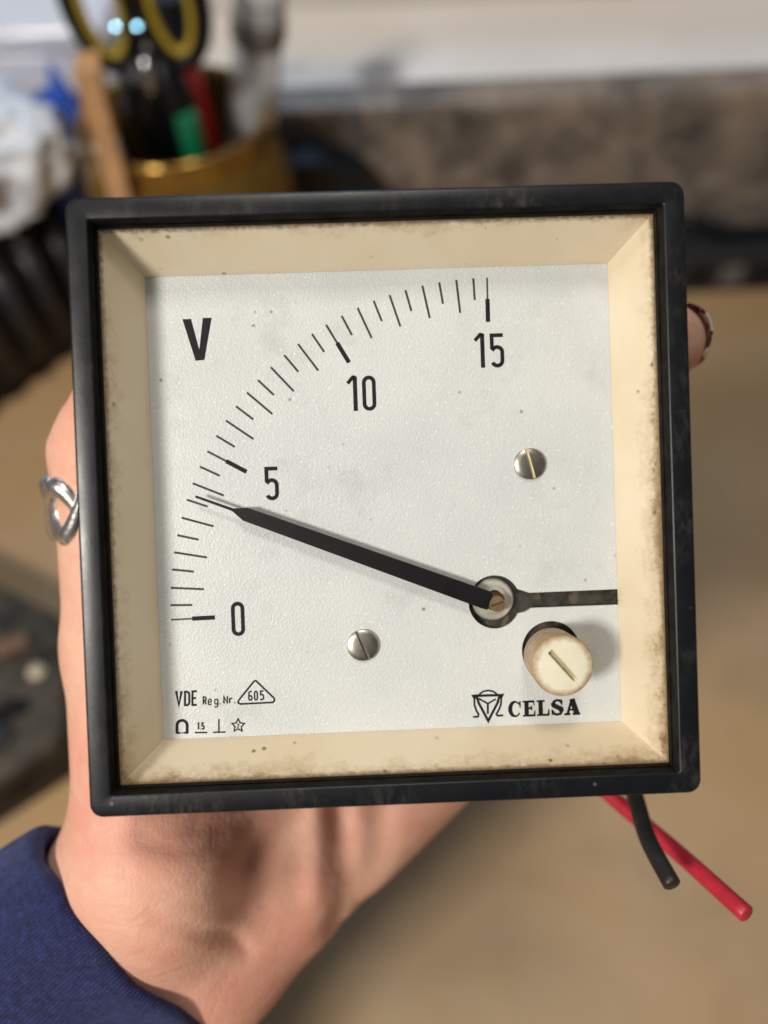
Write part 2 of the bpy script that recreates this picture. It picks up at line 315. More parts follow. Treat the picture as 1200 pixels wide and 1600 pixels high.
def m_dark():
    a = Mat('dark_movement_interior', (.022, .02, .017), .45)
    col = a.mix(a.ramp(a.noise(260, 4, .6), .4, .62), (.012, .011, .010), (.060, .052, .040))
    col = a.mix(a.ramp(a.noise(420, 2), .60, .68, 0, .7), col, (.16, .11, .07))
    a.set('Base Color', col); a.bump(a.noise(600, 3), .4, .0004); return a.m
DARK = m_dark()
HOUSE = m_simple('black_housing_plastic', (.012, .012, .013), .45, .3, 200, .1, 900, .0002)
SILVER = m_simple('worn_silver', (.84, .83, .82), .30, .2, 300, .35, 500, .0004, Metallic=1.)
REDW = m_simple('red_wire_insulation', (.50, .022, .045), .42, .15, 200, .08, 700, .0002)
BLKW = m_simple('black_wire_insulation', (.017, .017, .017), .45, .3, 300, .1, 700, .0002)
COPPER = m_simple('copper_strands', (.6, .3, .15), .35, .2, 900, Metallic=1.)
BENCH = m_bench(); GRANITE = m_granite(); SILL = m_sill()
WALLP = m_simple('white_wall_paint', (.70, .66, .61), .6, .05, 10)
def m_knob():
    a = Mat('yellowed_knob_plastic', (.78, .70, .50), .45, Subsurface_Weight=.15, Subsurface_Scale=.001)
    sp = a.n('SeparateXYZ', {0: a.co()}); cmb = a.n('CombineXYZ', {0: sp.outputs[0], 1: sp.outputs[1], 2: 0.})
    l = a.n('VectorMath', {0: cmb.outputs[0]}, operation='LENGTH').outputs['Value']
    n = a.noise(700, 4, .65)
    e = a.math('ADD', l, a.math('MULTIPLY', a.math('SUBTRACT', n, .5), .0017))
    col = a.mix(a.ramp(a.noise(300, 3), .35, .7), (.85, .81, .66), (.80, .74, .56))
    col = a.mix(a.ramp(e, .0037, .0048, 0, .9), col, (.34, .19, .06))
    a.set('Base Color', col); a.bump(n, .2, .0002); return a.m
KNOB = m_knob()
SLOTM = m_simple('tan_slot_plastic', (.46, .38, .23), .6, .25, 700)  # slot floor, darker tan than the knob

# ------------------------------------------------------------------ setting
tag(bmobj('workbench', box_bm(2.6, 1.5, .04, .003, 2, (0, -.298, -.02)), BENCH), 'tan board workbench top under everything', 'workbench', kind='structure')
def extr_profile(prof, x0, x1):
    return loft([[(x0, y, z) for y, z in prof], [(x1, y, z) for y, z in prof]], True, True, True)
pr = [(.452, 0.), (.452, .111)] + [(.452 + .007 * (1 - math.cos(R(a))), .1125 + .007 * math.sin(R(a))) for a in range(15, 91, 15)] + [(.476, .1195), (.476, 0.)]
V, F = extr_profile(pr, -1.3, 1.3)
tag(mesh('backsplash', V, F, GRANITE, auto=50), 'mottled brown grey stone backsplash behind the bench', 'backsplash', kind='structure')
tag(bmobj('window_sill', box_bm(2.6, .10, .05, .002, 2, (0, .5265, .0945)), SILL), 'white painted sill above the stone backsplash', 'window sill', kind='structure')
tag(bmobj('wall', box_bm(2.6, .04, .26, .004, 2, (0, .6005, .11)), WALLP), 'low white wall behind the sill', 'wall', kind='structure')

# ------------------------------------------------------------------ panel meter
POSE = Matrix(METER_POSE)
meter = empty('panel_meter', POSE)
tag(meter, 'square black framed panel voltmeter with white dial, held up in the hand', 'voltmeter')
mm = .001
def rl(h, z, r): return [(x, y, z) for x, y in rrect(h, h, r)]
V, F = loft([rl(47.2, -8, 1.6), rl(47.8, -7.7, 2), rl(48, -7, 2.1), rl(48, -.55, 2.1), rl(47.92, -.22, 2.05), rl(47.75, -.05, 1.95), rl(47.5, 0, 1.8),
             rl(44.85, -.0, .5), rl(44.68, -.05, .42), rl(44.57, -.2, .35), rl(44.5, -4.3, .3), rl(44.5, -8, .3)])
n = 28; k = 11 * n
F += [(k + i, k + (i + 1) % n, (i + 1) % n, i) for i in range(n)]
bz = mesh('bezel', V, F, BEZEL, meter, scale=mm, auto=40); bz.data.materials.append(LIP)
for pl in bz.data.polygons:
    if max(abs(pl.center.x), abs(pl.center.y)) < .04462 and pl.center.z < -.0002: pl.material_index = 1
# rear body behind the bezel
V, F = loft([rl(46, -8.05, 2), rl(43.5, -8.1, 3), rl(43.3, -30, 3), rl(42.8, -41, 3), rl(41.5, -42, 2.5)], True, False, True)
mesh('housing', V, F, HOUSE, meter, scale=mm, auto=40)
# cream inner frame, four sloping sides with mitred corners
CYD = -.37
fl = []
for hx, cy, z in ((44.45, 0, -4.1), (39.85, CYD * .9, -11.55), (39.45, CYD, -12.3), (39.4, CYD, -12.45)):
    fl.append((hx, cy, z))
V, F, UV = [], [], []
for s in range(4):
    c, sn = math.cos(s * math.pi / 2), math.sin(s * math.pi / 2)
    b = len(V); NS = 24
    for j, (h, cy, z) in enumerate(fl):
        for i in range(NS + 1):
            u = -1 + 2 * i / NS; x, y = h, u * h
            V.append((c * x - sn * y, sn * x + c * y + cy, z)); UV.append((s * 2 + u, 1 - j / 2.2 if j < 3 else 0))
    for j in range(len(fl) - 1):
        for i in range(NS):
            a = b + j * (NS + 1) + i; F.append((a, a + 1, a + NS + 2, a + NS + 1))
mesh('inner_frame', V, F, CREAM, meter, scale=mm, uv=UV)
# dial plate with pivot keyhole and knob hole
ZD = -12.5
PV = (18.14, -18.31); HOLE = (27.6, -27.0)
bm = bmesh.new()
def ringe(pts, z):
    vs = [bm.verts.new((x * mm, y * mm, z * mm)) for x, y in pts]
    for i in range(len(vs)): bm.edges.new((vs[i], vs[(i + 1) % len(vs)]))
sl = 1.32; outer = [(-41, -41.5), (41, -41.5), (41, PV[1] + .05 - sl)]
outer += [(PV[0] + 6.3, PV[1] + .05 - sl), (PV[0] + 5.2, PV[1] - 1.9)]
for i in range(41):
    a = R(-27 - (360 - 54) * i / 40); outer.append((PV[0] + 4.5 * math.cos(a), PV[1] + 4.6 * math.sin(a)))
outer += [(PV[0] + 5.0, PV[1] + 1.75), (PV[0] + 6.0, PV[1] + .05 + sl), (41, PV[1] + .12 + sl), (41, 40.5), (-41, 40.5)]
ringe(outer, ZD)
ringe([(HOLE[0] + 5.05 * math.cos(2 * math.pi * i / 40), HOLE[1] + 5.05 * math.sin(2 * math.pi * i / 40)) for i in range(40)], ZD)
bmesh.ops.triangle_fill(bm, edges=bm.edges[:], use_beauty=True)
bmesh.ops.recalc_face_normals(bm, faces=bm.faces)
if sum(f.normal.z for f in bm.faces) < 0: bmesh.ops.reverse_faces(bm, faces=bm.faces)
dial = bmobj('dial_plate', bm, DIAL, meter)
if dial.data.polygons[0].normal.z < 0: dial.data.flip_normals()
sd = dial.modifiers.new('thickness', 'SOLIDIFY'); sd.thickness = .0006; sd.offset = -1
# printing on the dial
def stroke_geo(strokes):
    V, F = [], []
    for pts, w, closed in strokes:
        P = [Vector(p[:2]) for p in pts]
        if closed and (P[0] - P[-1]).length < 1e-6: P.pop()
        n = len(P); b = len(V)
        for i in range(n):
            pr = P[i - 1] if (i or closed) else None; nx = P[(i + 1) % n] if (i < n - 1 or closed) else None
            d1 = (P[i] - pr).normalized() if pr is not None else (nx - P[i]).normalized()
            d2 = (nx - P[i]).normalized() if nx is not None else d1
            n1 = Vector((-d1.y, d1.x)); n2 = Vector((-d2.y, d2.x)); mt = (n1 + n2)
            mt = mt.normalized() if mt.length > 1e-6 else n1
            L = min(w / 2 / max(.3, mt.dot(n1)), w * 1.1)
            V += [(*(P[i] + mt * L), 0), (*(P[i] - mt * L), 0)]
        for i in range(n if closed else n - 1):
            j = (i + 1) % n; F.append((b + 2 * i, b + 2 * i + 1, b + 2 * j + 1, b + 2 * j))
    return V, F
ZP = (ZD + .03)
def printed(name, strokes, mat=None, polys=(), label=None, boost=1.):
    V, F = stroke_geo([(p_, w_ * boost, c_) for p_, w_, c_ in strokes])
    for pg in polys:
        b = len(V); V += [(x, y, 0) for x, y in pg]; F.append(tuple(range(b, b + len(pg))))
    o = mesh(name, [(x, y, ZP) for x, y, _ in V], F, mat or INK, dial, scale=mm)
    if label: o['label'] = label
    return o
for i, a in enumerate(TICK_ANGLES):
    c, s = math.cos(R(a)), math.sin(R(a)); at = lambda r: (PV[0] + r * c, PV[1] + r * s)
    main = i % 10 == 0
    r1 = 51.7 if main else 49.85 if i % 2 == 0 else 51.8
    st = [([at(55.5), at(r1)], .28 if i in (0, 30) else .36, 0)]
    printed('scale_mark', st, INK_GREY)
    if main: printed('main_scale_mark', [([at(51.9), at(48.0)], .74, 0)])
def arcp(cx, cy, rx, ry, a0, a1, n=10): return [(cx + rx * math.cos(R(a0 + (a1 - a0) * i / n)), cy + ry * math.sin(R(a0 + (a1 - a0) * i / n))) for i in range(n + 1)]
def glyph(ch, x, y, w, h, sw):
    i = sw / 2; X0, X1, Y0, Y1 = x + i, x + w - i, y + i, y + h - i; cx = (X0 + X1) / 2; r = (X1 - X0) / 2
    if ch == '0': return [(arcp(cx, Y1 - r, r, r, 0, 180) + arcp(cx, Y0 + r, r, r, 180, 360), sw, 1)]
    if ch == '1': return [([(x + w * .05, y + h * .80), (x + w * .5, y + h * .975), (x + w * .72, y + h * .975)], sw * .9, 0), ([(x + w * .68, y + h), (x + w * .68, y)], sw * 1.05, 0)]
    if ch == '5': return [([(X1 + i * .6, Y1), (X0, Y1), (X0, y + h * .55)], sw, 0),
                          ([(X0, y + h * .50)] + arcp(cx, y + h * .60 - r, r, r, 150, 0) + arcp(cx, Y0 + r, r, r, 0, -160), sw, 0)]
printed('numeral', glyph('0', -27.1, -22.5, 2.3, 5.9, .66))
printed('numeral', glyph('5', -20.5, .5, 2.35, 5.75, .66))
printed('numeral', glyph('1', -5.9, 15.25, 2.0, 5.9, .68) + glyph('0', -3.35, 15.2, 2.35, 6.0, .66))
printed('numeral', glyph('1', 16.1, 21.9, 2.0, 5.8, .68) + glyph('5', 18.75, 21.85, 2.4, 5.85, .66))
printed('unit_letter', [], None, [[(-33.4, 31.75), (-31.95, 31.75), (-30.75, 26.5), (-29.95, 31.85), (-28.45, 31.85), (-29.95, 24.75), (-31.45, 24.65)]])
printed('approval_mark', VDE, boost=1.5); printed('approval_mark', REG, boost=1.5); printed('approval_mark', TRIANGLE, boost=1.5); printed('approval_mark', APPROVAL_NUMBER, boost=1.5)
printed('instrument_symbol', MAGNET, boost=1.5); printed('instrument_symbol', CLASS_MARK, boost=1.5); printed('instrument_symbol', POSITION_MARK, boost=1.5); printed('instrument_symbol', STAR_MARK, boost=1.5)
printed('maker_emblem', EMBLEM, None, EMBLEM_EARS, boost=1.4)
def letters():
    x0, y0, h = 19.75, -38.3, 2.75; out = []; pol = []
    def A(pts, w): out.append(([(x0 + px, y0 + py * h) for px, py in pts], w, 0))
    def B(pts): pol.append([(x0 + px, y0 + py * h) for px, py in pts])
    # slab-serif capitals, advance about 2.6
    o = 0
    def el(cx, rx, ry, a): return (o + cx + rx * math.cos(R(a)), .5 + ry * math.sin(R(a)))
    for a0 in range(38, 322, 12):
        B([el(1.22, 1.12, .52, a0), el(1.22, 1.12, .52, a0 + 12), el(1.42, .60, .39, a0 + 12), el(1.42, .60, .39, a0)])
    B([(o + 2.0, .98), (o + 2.3, .98), (o + 2.3, .58), (o + 2.08, .58)])
    o = 2.62
    B([(o + .3, 0), (o + 1.05, 0), (o + 1.05, 1), (o + .3, 1)]); B([(o, 0), (o + 1.4, 0), (o + 1.4, .11), (o, .11)]); B([(o, .89), (o + 1.4, .89), (o + 1.4, 1), (o, 1)])
    A([(o + 1.0, .94), (o + 2.0, .94)], .3); A([(o + 1.0, .06), (o + 2.1, .06)], .3); A([(o + 1.0, .52), (o + 1.55, .52)], .28)
    B([(o + 1.75, .98), (o + 2.05, .98), (o + 2.05, .66), (o + 1.92, .66)]); B([(o + 1.8, .02), (o + 2.2, .02), (o + 2.2, .38), (o + 2.04, .38)]); B([(o + 1.42, .38), (o + 1.66, .38), (o + 1.66, .66), (o + 1.42, .66)])
    o = 5.05
    B([(o + .3, 0), (o + 1.05, 0), (o + 1.05, 1), (o + .3, 1)]); B([(o, 0), (o + 1.4, 0), (o + 1.4, .11), (o, .11)]); B([(o, .89), (o + 1.4, .89), (o + 1.4, 1), (o, 1)])
    A([(o + 1.0, .06), (o + 2.1, .06)], .3); B([(o + 1.78, .02), (o + 2.2, .02), (o + 2.2, .42), (o + 2.02, .42)])
    o = 7.5
    A([(o + 1.95, .74), (o + 1.6, .92), (o + 1.05, .95), (o + .55, .88), (o + .36, .74)], .34); A([(o + .38, .80), (o + .5, .64), (o + 1.1, .52), (o + 1.75, .40), (o + 1.85, .22)], .66)
    A([(o + 1.9, .26), (o + 1.65, .10), (o + 1.1, .05), (o + .55, .10), (o + .22, .28)], .34); B([(o + 1.78, .98), (o + 2.0, .98), (o + 2.0, .62), (o + 1.8, .62)]); B([(o + .1, .02), (o + .3, .02), (o + .34, .38), (o + .1, .38)])
    o = 9.8
    A([(o + .55, .04), (o + 1.35, .98)], .34); A([(o + 1.38, 1.0), (o + 2.2, .02)], .76); A([(o + .8, .32), (o + 1.8, .32)], .24)
    A([(o, .05), (o + 1.05, .05)], .30); A([(o + 1.45, .05), (o + 2.75, .05)], .30)
    return out, pol
a_, b_ = letters(); printed('maker_name', a_, None, b_, boost=1.25)
# what shows through the cut-outs
V, F = loft([[(x, y, -14.3) for x, y in rrect(14.5, 13, 1, 3, 28, -23)], [(x, y, -13.9) for x, y in rrect(14.3, 12.8, 1, 3, 28, -23)]], True, True, True)
mesh('movement_plate', V, F, DARK, meter, scale=mm)
V, F = lathe([(3.7, 0), (3.6, .5), (3.3, .9), (2.6, 1.0), (2.1, 1.7), (1.75, 1.8), (1.6, 1.0), (0.01, 1.0)], 40)
hub = mesh('pivot_hub', V, F, HUBP, meter, scale=mm, loc=((PV[0] - .15) * mm, (PV[1] + .35) * mm, -13.85 * mm), auto=45)
V, F = lathe([(1.45, 0), (1.45, .75), (1.3, .92), (.01, .95)], 28)
ps = mesh('pivot_screw', V, F, BRASS, hub, scale=mm, loc=(-.2 * mm, 0, .75 * mm), auto=40)
V, F = loft([[(-1.25, -.16, .955), (1.25, -.16, .955)], [(-1.25, .16, .955), (1.25, .16, .955)]], False)
mesh('screw_slot', V, F, DARK, ps, scale=mm, rot=(0, 0, R(20)))
# needle: flat blade bar, arrow shoulder and thin tip
nd = empty('needle', None, meter); nd.location = (PV[0] * mm, PV[1] * mm, -10.0 * mm)
d = Vector((-32.19, 1.9)) - Vector((17.8, -18.0)); ang = math.atan2(d.y, d.x); nd.rotation_euler = (0, 0, ang)
prof = [(1.2, 1.55), (2.4, 1.62), (45.0, 1.17), (47.3, .22)]
out = [(x, w) for x, w in prof] + [(x, -w) for x, w in prof[::-1]]
V, F = loft([[(x, y, -.35) for x, y in out], [(x, y * .96, .05) for x, y in out]], True, True, True)
mesh('pointer_bar', V, F, NEEDLE, nd, scale=mm)
V, F = loft([[(46.6, -.25, -.3), (46.6, .25, -.3), (46.6, .25, .0), (46.6, -.25, .0)], [(53.8, -.20, -.3), (53.8, .20, -.3), (53.8, .20, 0), (53.8, -.20, 0)]], True, True, True)
mesh('pointer_tip', V, F, NEEDLE, nd, scale=mm)
V, F = lathe([(1.35, -2.6), (1.35, -.05), (1.2, .1), (.01, .12)], 28)
sp_ = mesh('spindle', V, F, BRASS, nd, scale=mm, auto=40)
V, F = loft([[(-1.1, -.13, .125), (1.1, -.13, .125)], [(-1.1, .13, .125), (1.1, .13, .125)]], False)
mesh('spindle_slot', V, F, DARK, sp_, scale=mm, rot=(0, 0, R(-140)))
# two dial screws
def dial_screw(x, y, rot, bright):
    V, F = lathe([(2.72, -.2), (2.72, .25), (2.6, .62), (2.2, 1.0), (1.5, 1.25), (.7, 1.36), (.01, 1.38)], 40)
    s = mesh('dial_screw', V, F, STEEL, meter, scale=mm, loc=(x * mm, y * mm, ZD * mm), auto=50)
    cut = box_bm(.6 * mm, 4.6 * mm, .7 * mm, 0, 1, (0, 0, 1.22 * mm))
    c = bmobj('screw_slot', cut, STEEL, s, rot=(0, 0, R(rot)))
    return s, c
for x, y, rt in ((24.86, 5.19, 14), (-4.77, -24.82, 22)):
    V, F = [], []
    n = 36; prof = [(2.72, -.2), (2.72, .45), (2.6, .72), (2.3, .86), (1.6, .95), (.7, 1.0), (.01, 1.0)]
    # domed head made of two half domes either side of a sunk slot
    s = empty('dial_screw', None, meter); s.location = (x * mm, y * mm, ZD * mm); s.rotation_euler = (0, 0, R(rt))
    hw = .27
    bm = bmesh.new()
    for side in (1, -1):
        rings = []
        for r, z in prof[:-1]:
            row = []
            a0 = math.asin(min(.999, hw / r))
            for i in range(19):
                a = a0 + (math.pi - 2 * a0) * i / 18
                row.append(bm.verts.new((r * math.cos(a) * mm * 1, side * r * math.sin(a) * mm, z * mm)))
            rings.append(row)
        for q in range(len(rings) - 1):
            for i in range(18): bm.faces.new((rings[q][i], rings[q][i + 1], rings[q + 1][i + 1], rings[q + 1][i]))
        bm.faces.new(rings[-1])
        w = [rg[0] for rg in rings] + [rg[-1] for rg in rings[::-1]]
        bm.faces.new([bm.verts.new(v.co) for v in w])
    hd = bmobj('screw_head', bm, STEEL, s, auto=35)
    hd.rotation_euler = (0, 0, R(90))
    V, F = loft([[(-hw, -2.55, .55), (hw, -2.55, .55)], [(-hw, 2.55, .55), (hw, 2.55, .55)]], False)
    mesh('screw_slot', V, F, SLOTB if x > 0 else STEEL, s, scale=mm)
# zero-adjust knob that pokes through the pane
kn = empty('zero_knob', None, meter); kn.location = (26.9 * mm, -27.26 * mm, ZD * mm)
V, F = lathe([(.01, -1.2), (2.0, -1.2), (2.1, 2.4), (4.5, 3.0), (4.7, 3.4), (4.85, 10.2), (4.93, 10.9), (4.8, 11.25), (4.5, 11.35), (.01, 11.35)], 56)
bm = bmesh.new(); 
for v in V: bm.verts.new(Vector(v) * mm)
bm.verts.ensure_lookup_table()
for f in F: bm.faces.new([bm.verts[i] for i in f])
mbase = bmobj('knob_body', bm, KNOB, kn, auto=45)
cutter = bmobj('cutter', box_bm(.95 * mm, 6.2 * mm, 1.7 * mm, .0001, 1, (0, 0, 11.4 * mm)), None, kn, rot=(0, 0, R(40)))
bo = mbase.modifiers.new('slot', 'BOOLEAN'); bo.object = cutter; bo.operation = 'DIFFERENCE'; bo.solver = 'EXACT'
bpy.context.view_layer.update()
dg = bpy.context.evaluated_depsgraph_get(); nm = bpy.data.meshes.new_from_object(mbase.evaluated_get(dg))
mbase.modifiers.clear(); mbase.data = nm; bpy.data.objects.remove(cutter)
if not nm.materials: nm.materials.append(KNOB)
V, F = loft([[(-.44, -3.05, 10.6), (.44, -3.05, 10.6)], [(-.44, 3.05, 10.6), (.44, 3.05, 10.6)]], False)
mesh('knob_slot', V, F, SLOTM, kn, scale=mm, rot=(0, 0, R(40)))
# glass pane resting on the frame lip
V, F = loft([rl(44.35, -4.0, .3), rl(44.35, -2.6, .3)], True, True, True)
pn = mesh('window_pane', V, F, GLASS, meter, scale=mm); pn.data.materials.append(LIP)
for pl in pn.data.polygons:
    if abs(pl.normal.z) < .5: pl.material_index = 1
# lead wires
for name, pts, mat, rad, lab in (('lead_wire', RED_WIRE, REDW, 1.62, 'red insulated lead wire'), ('lead_wire', BLACK_WIRE, BLKW, 1.6, 'black insulated lead wire')):
    P = smooth_path(pts, 10); n = len(P)
    rr = [rad] * n
    dirn = (P[-1] - P[-2]).normalized()
    P2 = P + [P[-1] + dirn * .25]; rr = rr + [rad * .82]
    V, F = tube(P2, rr, 18)
    w = mesh(name, V, F, mat, meter, scale=mm, auto=50); w['label'] = lab
    s0 = P[0]
    V, F = tube([s0 + Vector((0, 0, 0)), Vector((s0.x - 2, s0.y + 14, -42))], 1.6, 12)
    mesh('wire_tail', V, F, mat, w, scale=mm, smooth=True)

# ------------------------------------------------------------------ hand holding the meter
def segd(G, a, b):
    a = np.array(a, np.float32); b = np.array(b, np.float32); ab = b - a
    t = np.clip(((G - a) @ ab) / max(1e-6, float(ab @ ab)), 0, 1).astype(np.float32)
    return np.linalg.norm(G - a - t[..., None] * ab, axis=-1), t
def cap(G, c):
    d, t = segd(G, c[0], c[1]); return d - (c[2] + (c[3] - c[2]) * t)
def smin(a, b, k):
    h = np.clip(.5 + .5 * (b - a) / k, 0, 1); return b + (a - b) * h - k * h * (1 - h)
def surface_nets(D, org, st):
    nx, ny, nz = D.shape; ins = D < 0
    c = np.zeros((nx - 1, ny - 1, nz - 1), np.int8)
    for i in (0, 1):
        for j in (0, 1):
            for k in (0, 1): c += ins[i:nx - 1 + i, j:ny - 1 + j, k:nz - 1 + k]
    act = (c > 0) & (c < 8); idx = -np.ones(c.shape, np.int64); cells = np.argwhere(act); idx[act] = np.arange(len(cells))
    acc = np.zeros((len(cells), 3)); cnt = np.zeros(len(cells))
    cor = [(i, j, k) for i in (0, 1) for j in (0, 1) for k in (0, 1)]
    for a in range(8):
        for b in range(a + 1, 8):
            if sum(x != y for x, y in zip(cor[a], cor[b])) != 1: continue
            pa = cells + cor[a]; pb = cells + cor[b]
            da = D[pa[:, 0], pa[:, 1], pa[:, 2]]; db = D[pb[:, 0], pb[:, 1], pb[:, 2]]
            cr = (da < 0) != (db < 0); t = np.where(cr, da / np.where(cr, da - db, 1), 0)
            acc += np.where(cr[:, None], pa + (pb - pa) * t[:, None], 0); cnt += cr
    V = org + acc / cnt[:, None] * st; F = []
    for ax in range(3):
        sl0 = [slice(1, -1)] * 3; sl0[ax] = slice(0, -1)
        s1 = [slice(1, -1)] * 3; s1[ax] = slice(1, None)
        A = ins[tuple(sl0)]; B = ins[tuple(s1)]
        e = np.argwhere(A != B); base = e.copy()
        for q in range(3):
            if q != ax: base[:, q] += 1
        o1, o2 = [q for q in range(3) if q != ax]
        def ci(da, db):
            p = base.copy(); p[:, o1] -= da; p[:, o2] -= db; return idx[p[:, 0], p[:, 1], p[:, 2]]
        q = np.stack([ci(1, 1), ci(0, 1), ci(0, 0), ci(1, 0)], 1)
        flip = A[e[:, 0], e[:, 1], e[:, 2]]
        if ax == 1: flip = ~flip
        q[~flip] = q[~flip][:, ::-1]; F.append(q)
    return V, np.concatenate(F)
allp = np.array([p for c in PALM + THUMB + sum(FINGERS, []) for p in (np.array(c[0]) - max(c[2:]) - 4, np.array(c[0]) + max(c[2:]) + 4, np.array(c[1]) - max(c[2:]) - 4, np.array(c[1]) + max(c[2:]) + 4)])
lo, hi = allp.min(0), allp.max(0); ST = 1.0
ax = [np.arange(lo[i], hi[i] + ST, ST, dtype=np.float32) for i in range(3)]
G = np.stack(np.meshgrid(*ax, indexing='ij'), -1)
Dm = cap(G, PALM[0])
for c in PALM[1:]: Dm = smin(Dm, cap(G, c), 9)
dt = cap(G, THUMB[0])
for c in THUMB[1:]: dt = smin(dt, cap(G, c), 4)
Dm = smin(Dm, dt, 9)
for fg in FINGERS:
    df = cap(G, fg[0])
    for c in fg[1:]: df = smin(df, cap(G, c), 3)
    Dm = smin(Dm, df, 3.5)
for pts, dep, wd in CREASES:
    dd = None
    for a, b in zip(pts, pts[1:]):
        q, _ = segd(G[..., 0:1, :2], a[:2], b[:2]); dd = q if dd is None else np.minimum(dd, q)
    # groove measured mostly sideways, so lines near the surface mark it
    Dm = Dm + dep * np.exp(-(dd / wd) ** 2) * np.clip((G[..., 2] + 62) / 14, 0, 1)
HV, HF = surface_nets(Dm, lo, ST)
del G
HO = np.array(CUFF['center'])
me = bpy.data.meshes.new('person'); me.from_pydata(((HV - HO) * mm).tolist(), [], HF.tolist()); me.update()
me.polygons.foreach_set('use_smooth', [True] * len(me.polygons)); me.materials.append(SKIN)
hand = bpy.data.objects.new('person', me); COL.objects.link(hand)
hand.matrix_world = POSE @ Matrix.Translation(Vector(HO) * mm)
sm = hand.modifiers.new('soften', 'SMOOTH'); sm.factor = .5; sm.iterations = 3
tag(hand, 'left hand with silver thumb ring and navy sleeve gripping the voltmeter from behind', 'person')
# sleeve
cc, axv, wv, fv = Vector((0, 0, 0)), Vector(CUFF['axis']), Vector(CUFF['wide']), Vector(CUFF['front'])
NS = 96; loops = []; UV = []
cl = [Vector((0, 0, 0))]; dcur = axv.copy(); dend = Vector((-.55, -.70, .45)).normalized()
for k in range(260):
    dcur = axv.lerp(dend, min(1, max(0, (k - 25) / 110))).normalized(); cl.append(cl[-1] + dcur)
def centre(s):
    if s <= 0: return axv * s, axv
    i = min(259, int(s)); return cl[i] + (cl[i + 1] - cl[i]) * (s - i), (cl[i + 1] - cl[i]).normalized()
prof = [(6, 24.5, 18.0), (1.5, 26.0, 19.4), (.3, 26.6, 20.0), (-.2, 27.4, 20.8), (.3, 28.9, 22.6), (1.6, 29.6, 23.3)] + [(3 + 5 * k, 29.9 + .065 * 5 * k, 23.6 + .06 * 5 * k) for k in range(0, 38)]
for k, (s, a, b) in enumerate(prof):
    row = []
    for i in range(NS):
        th = 2 * math.pi * i / NS
        pc, pd = centre(s); ww = wv; ff = fv
        p = pc + ww * a * math.cos(th) + ff * b * math.sin(th)
        nr = (ww * math.cos(th) / a + ff * math.sin(th) / b).normalized()
        w = mnoise.noise(p * .035) * 4.2 * min(1, max(0, s) / 25) + mnoise.noise(p * .09 + Vector((7, 3, 1))) * .9 * min(1, .25 + max(0, s) / 12)
        row.append(tuple(p + nr * w + axv * (mnoise.noise(Vector((math.cos(th) * 2.2, math.sin(th) * 2.2, 3))) * 2.2 if s < 30 else 0)))
        UV.append((i / NS * 2.2, s / 80))
    loops.append(row)
V, F = loft(loops)
sv = mesh('sleeve', V, F, KNIT, hand, scale=mm, uv=UV, smooth=True); sv['label'] = 'navy blue knitted sleeve cuff'
# nails on the fingertips curled round the right side
def m_nail():
    a = Mat('chipped_nail', (.72, .50, .45), .22, Subsurface_Weight=.2, Subsurface_Scale=.002)
    uv = a.co('UV'); sp = a.n('SeparateXYZ', {0: uv}); v = sp.outputs[1]
    n = a.noise(300, 3)
    col = a.mix(a.ramp(v, .66, .76), (.70, .42, .38), (.86, .82, .78))
    pol = a.math('MULTIPLY', a.ramp(n, .50, .53), a.ramp(v, .72, .8))
    a.set('Base Color', a.mix(pol, col, (.10, .018, .03))); return a.m
NAILM = m_nail()
for fg in FINGERS:
    NT = Vector(fg[2][1]); NA = (NT - Vector(fg[2][0])).normalized(); k_ = fg[2][3] / 7.2
    nrm = Vector((.86, .42, .05)); nrm = (nrm - NA * nrm.dot(NA)).normalized(); sd_ = NA.cross(nrm)
    rows = []
    for j in range(13):
        v = j / 12; s = (-6 + 11.6 * v) * k_; row = []
        for i in range(15):
            u = -1 + 2 * i / 14; th = u * R(58); rr = (7.75 - .25 * v - (1.1 * max(0, v - .62) / .38 if v > .62 else 0)) * k_
            tip = 0 if v < .7 else -(u * u) * 2.6 * (v - .7) / .3
            p = NT + NA * (s + tip) + (nrm * math.cos(th) + sd_ * math.sin(th)) * rr
            row.append(tuple(p - Vector(HO)))
        rows.append(row)
    V, F = loft(rows, False)
    UV = [(i / 14, j / 12) for j in range(13) for i in range(15)]
    nl = mesh('fingernail', V, F, NAILM, hand, scale=mm, uv=UV, smooth=True)
    s_ = nl.modifiers.new('t', 'SOLIDIFY'); s_.thickness = .0003; s_.offset = 1

# thumb ring: interlaced silver strands
rc, ra = Vector(RING_SEAT['center']), Vector(RING_SEAT['axis'])
ring = empty('thumb_ring', POSE @ Matrix.Translation(rc * mm)); tag(ring, 'openwork silver ring of crossing strands on the thumb', 'ring')
e1 = ra.orthogonal().normalized(); e2 = ra.cross(e1)
RR = 10.1
for ph in (0, 1):
    P = []; rad = []
    for i in range(144):
        th = 2 * math.pi * i / 144
        P.append(e1 * RR * math.cos(th) + e2 * RR * math.sin(th) + ra * (4.6 * math.sin(4 * th + ph * math.pi + .9)) + (e1 * math.cos(th) + e2 * math.sin(th)) * (.45 * math.cos(4 * th * 1 + ph * math.pi)))
        rad.append(1.8 + .3 * math.sin(8 * th))
    V, F = tube(P, rad, 12, True); mesh('strand', V, F, SILVER, ring, scale=mm, smooth=True)
for k in range(8):
    th = (math.pi * k - .9) / 4
    V, F = lathe([(.01, -.9), (.7, -.75), (1.0, 0), (.7, .75), (.01, .9)], 12)
    p = (e1 * math.cos(th) + e2 * math.sin(th)) * (RR + .8)
    mesh('bead', V, F, SILVER, ring, scale=mm, smooth=True, loc=tuple(p * mm))

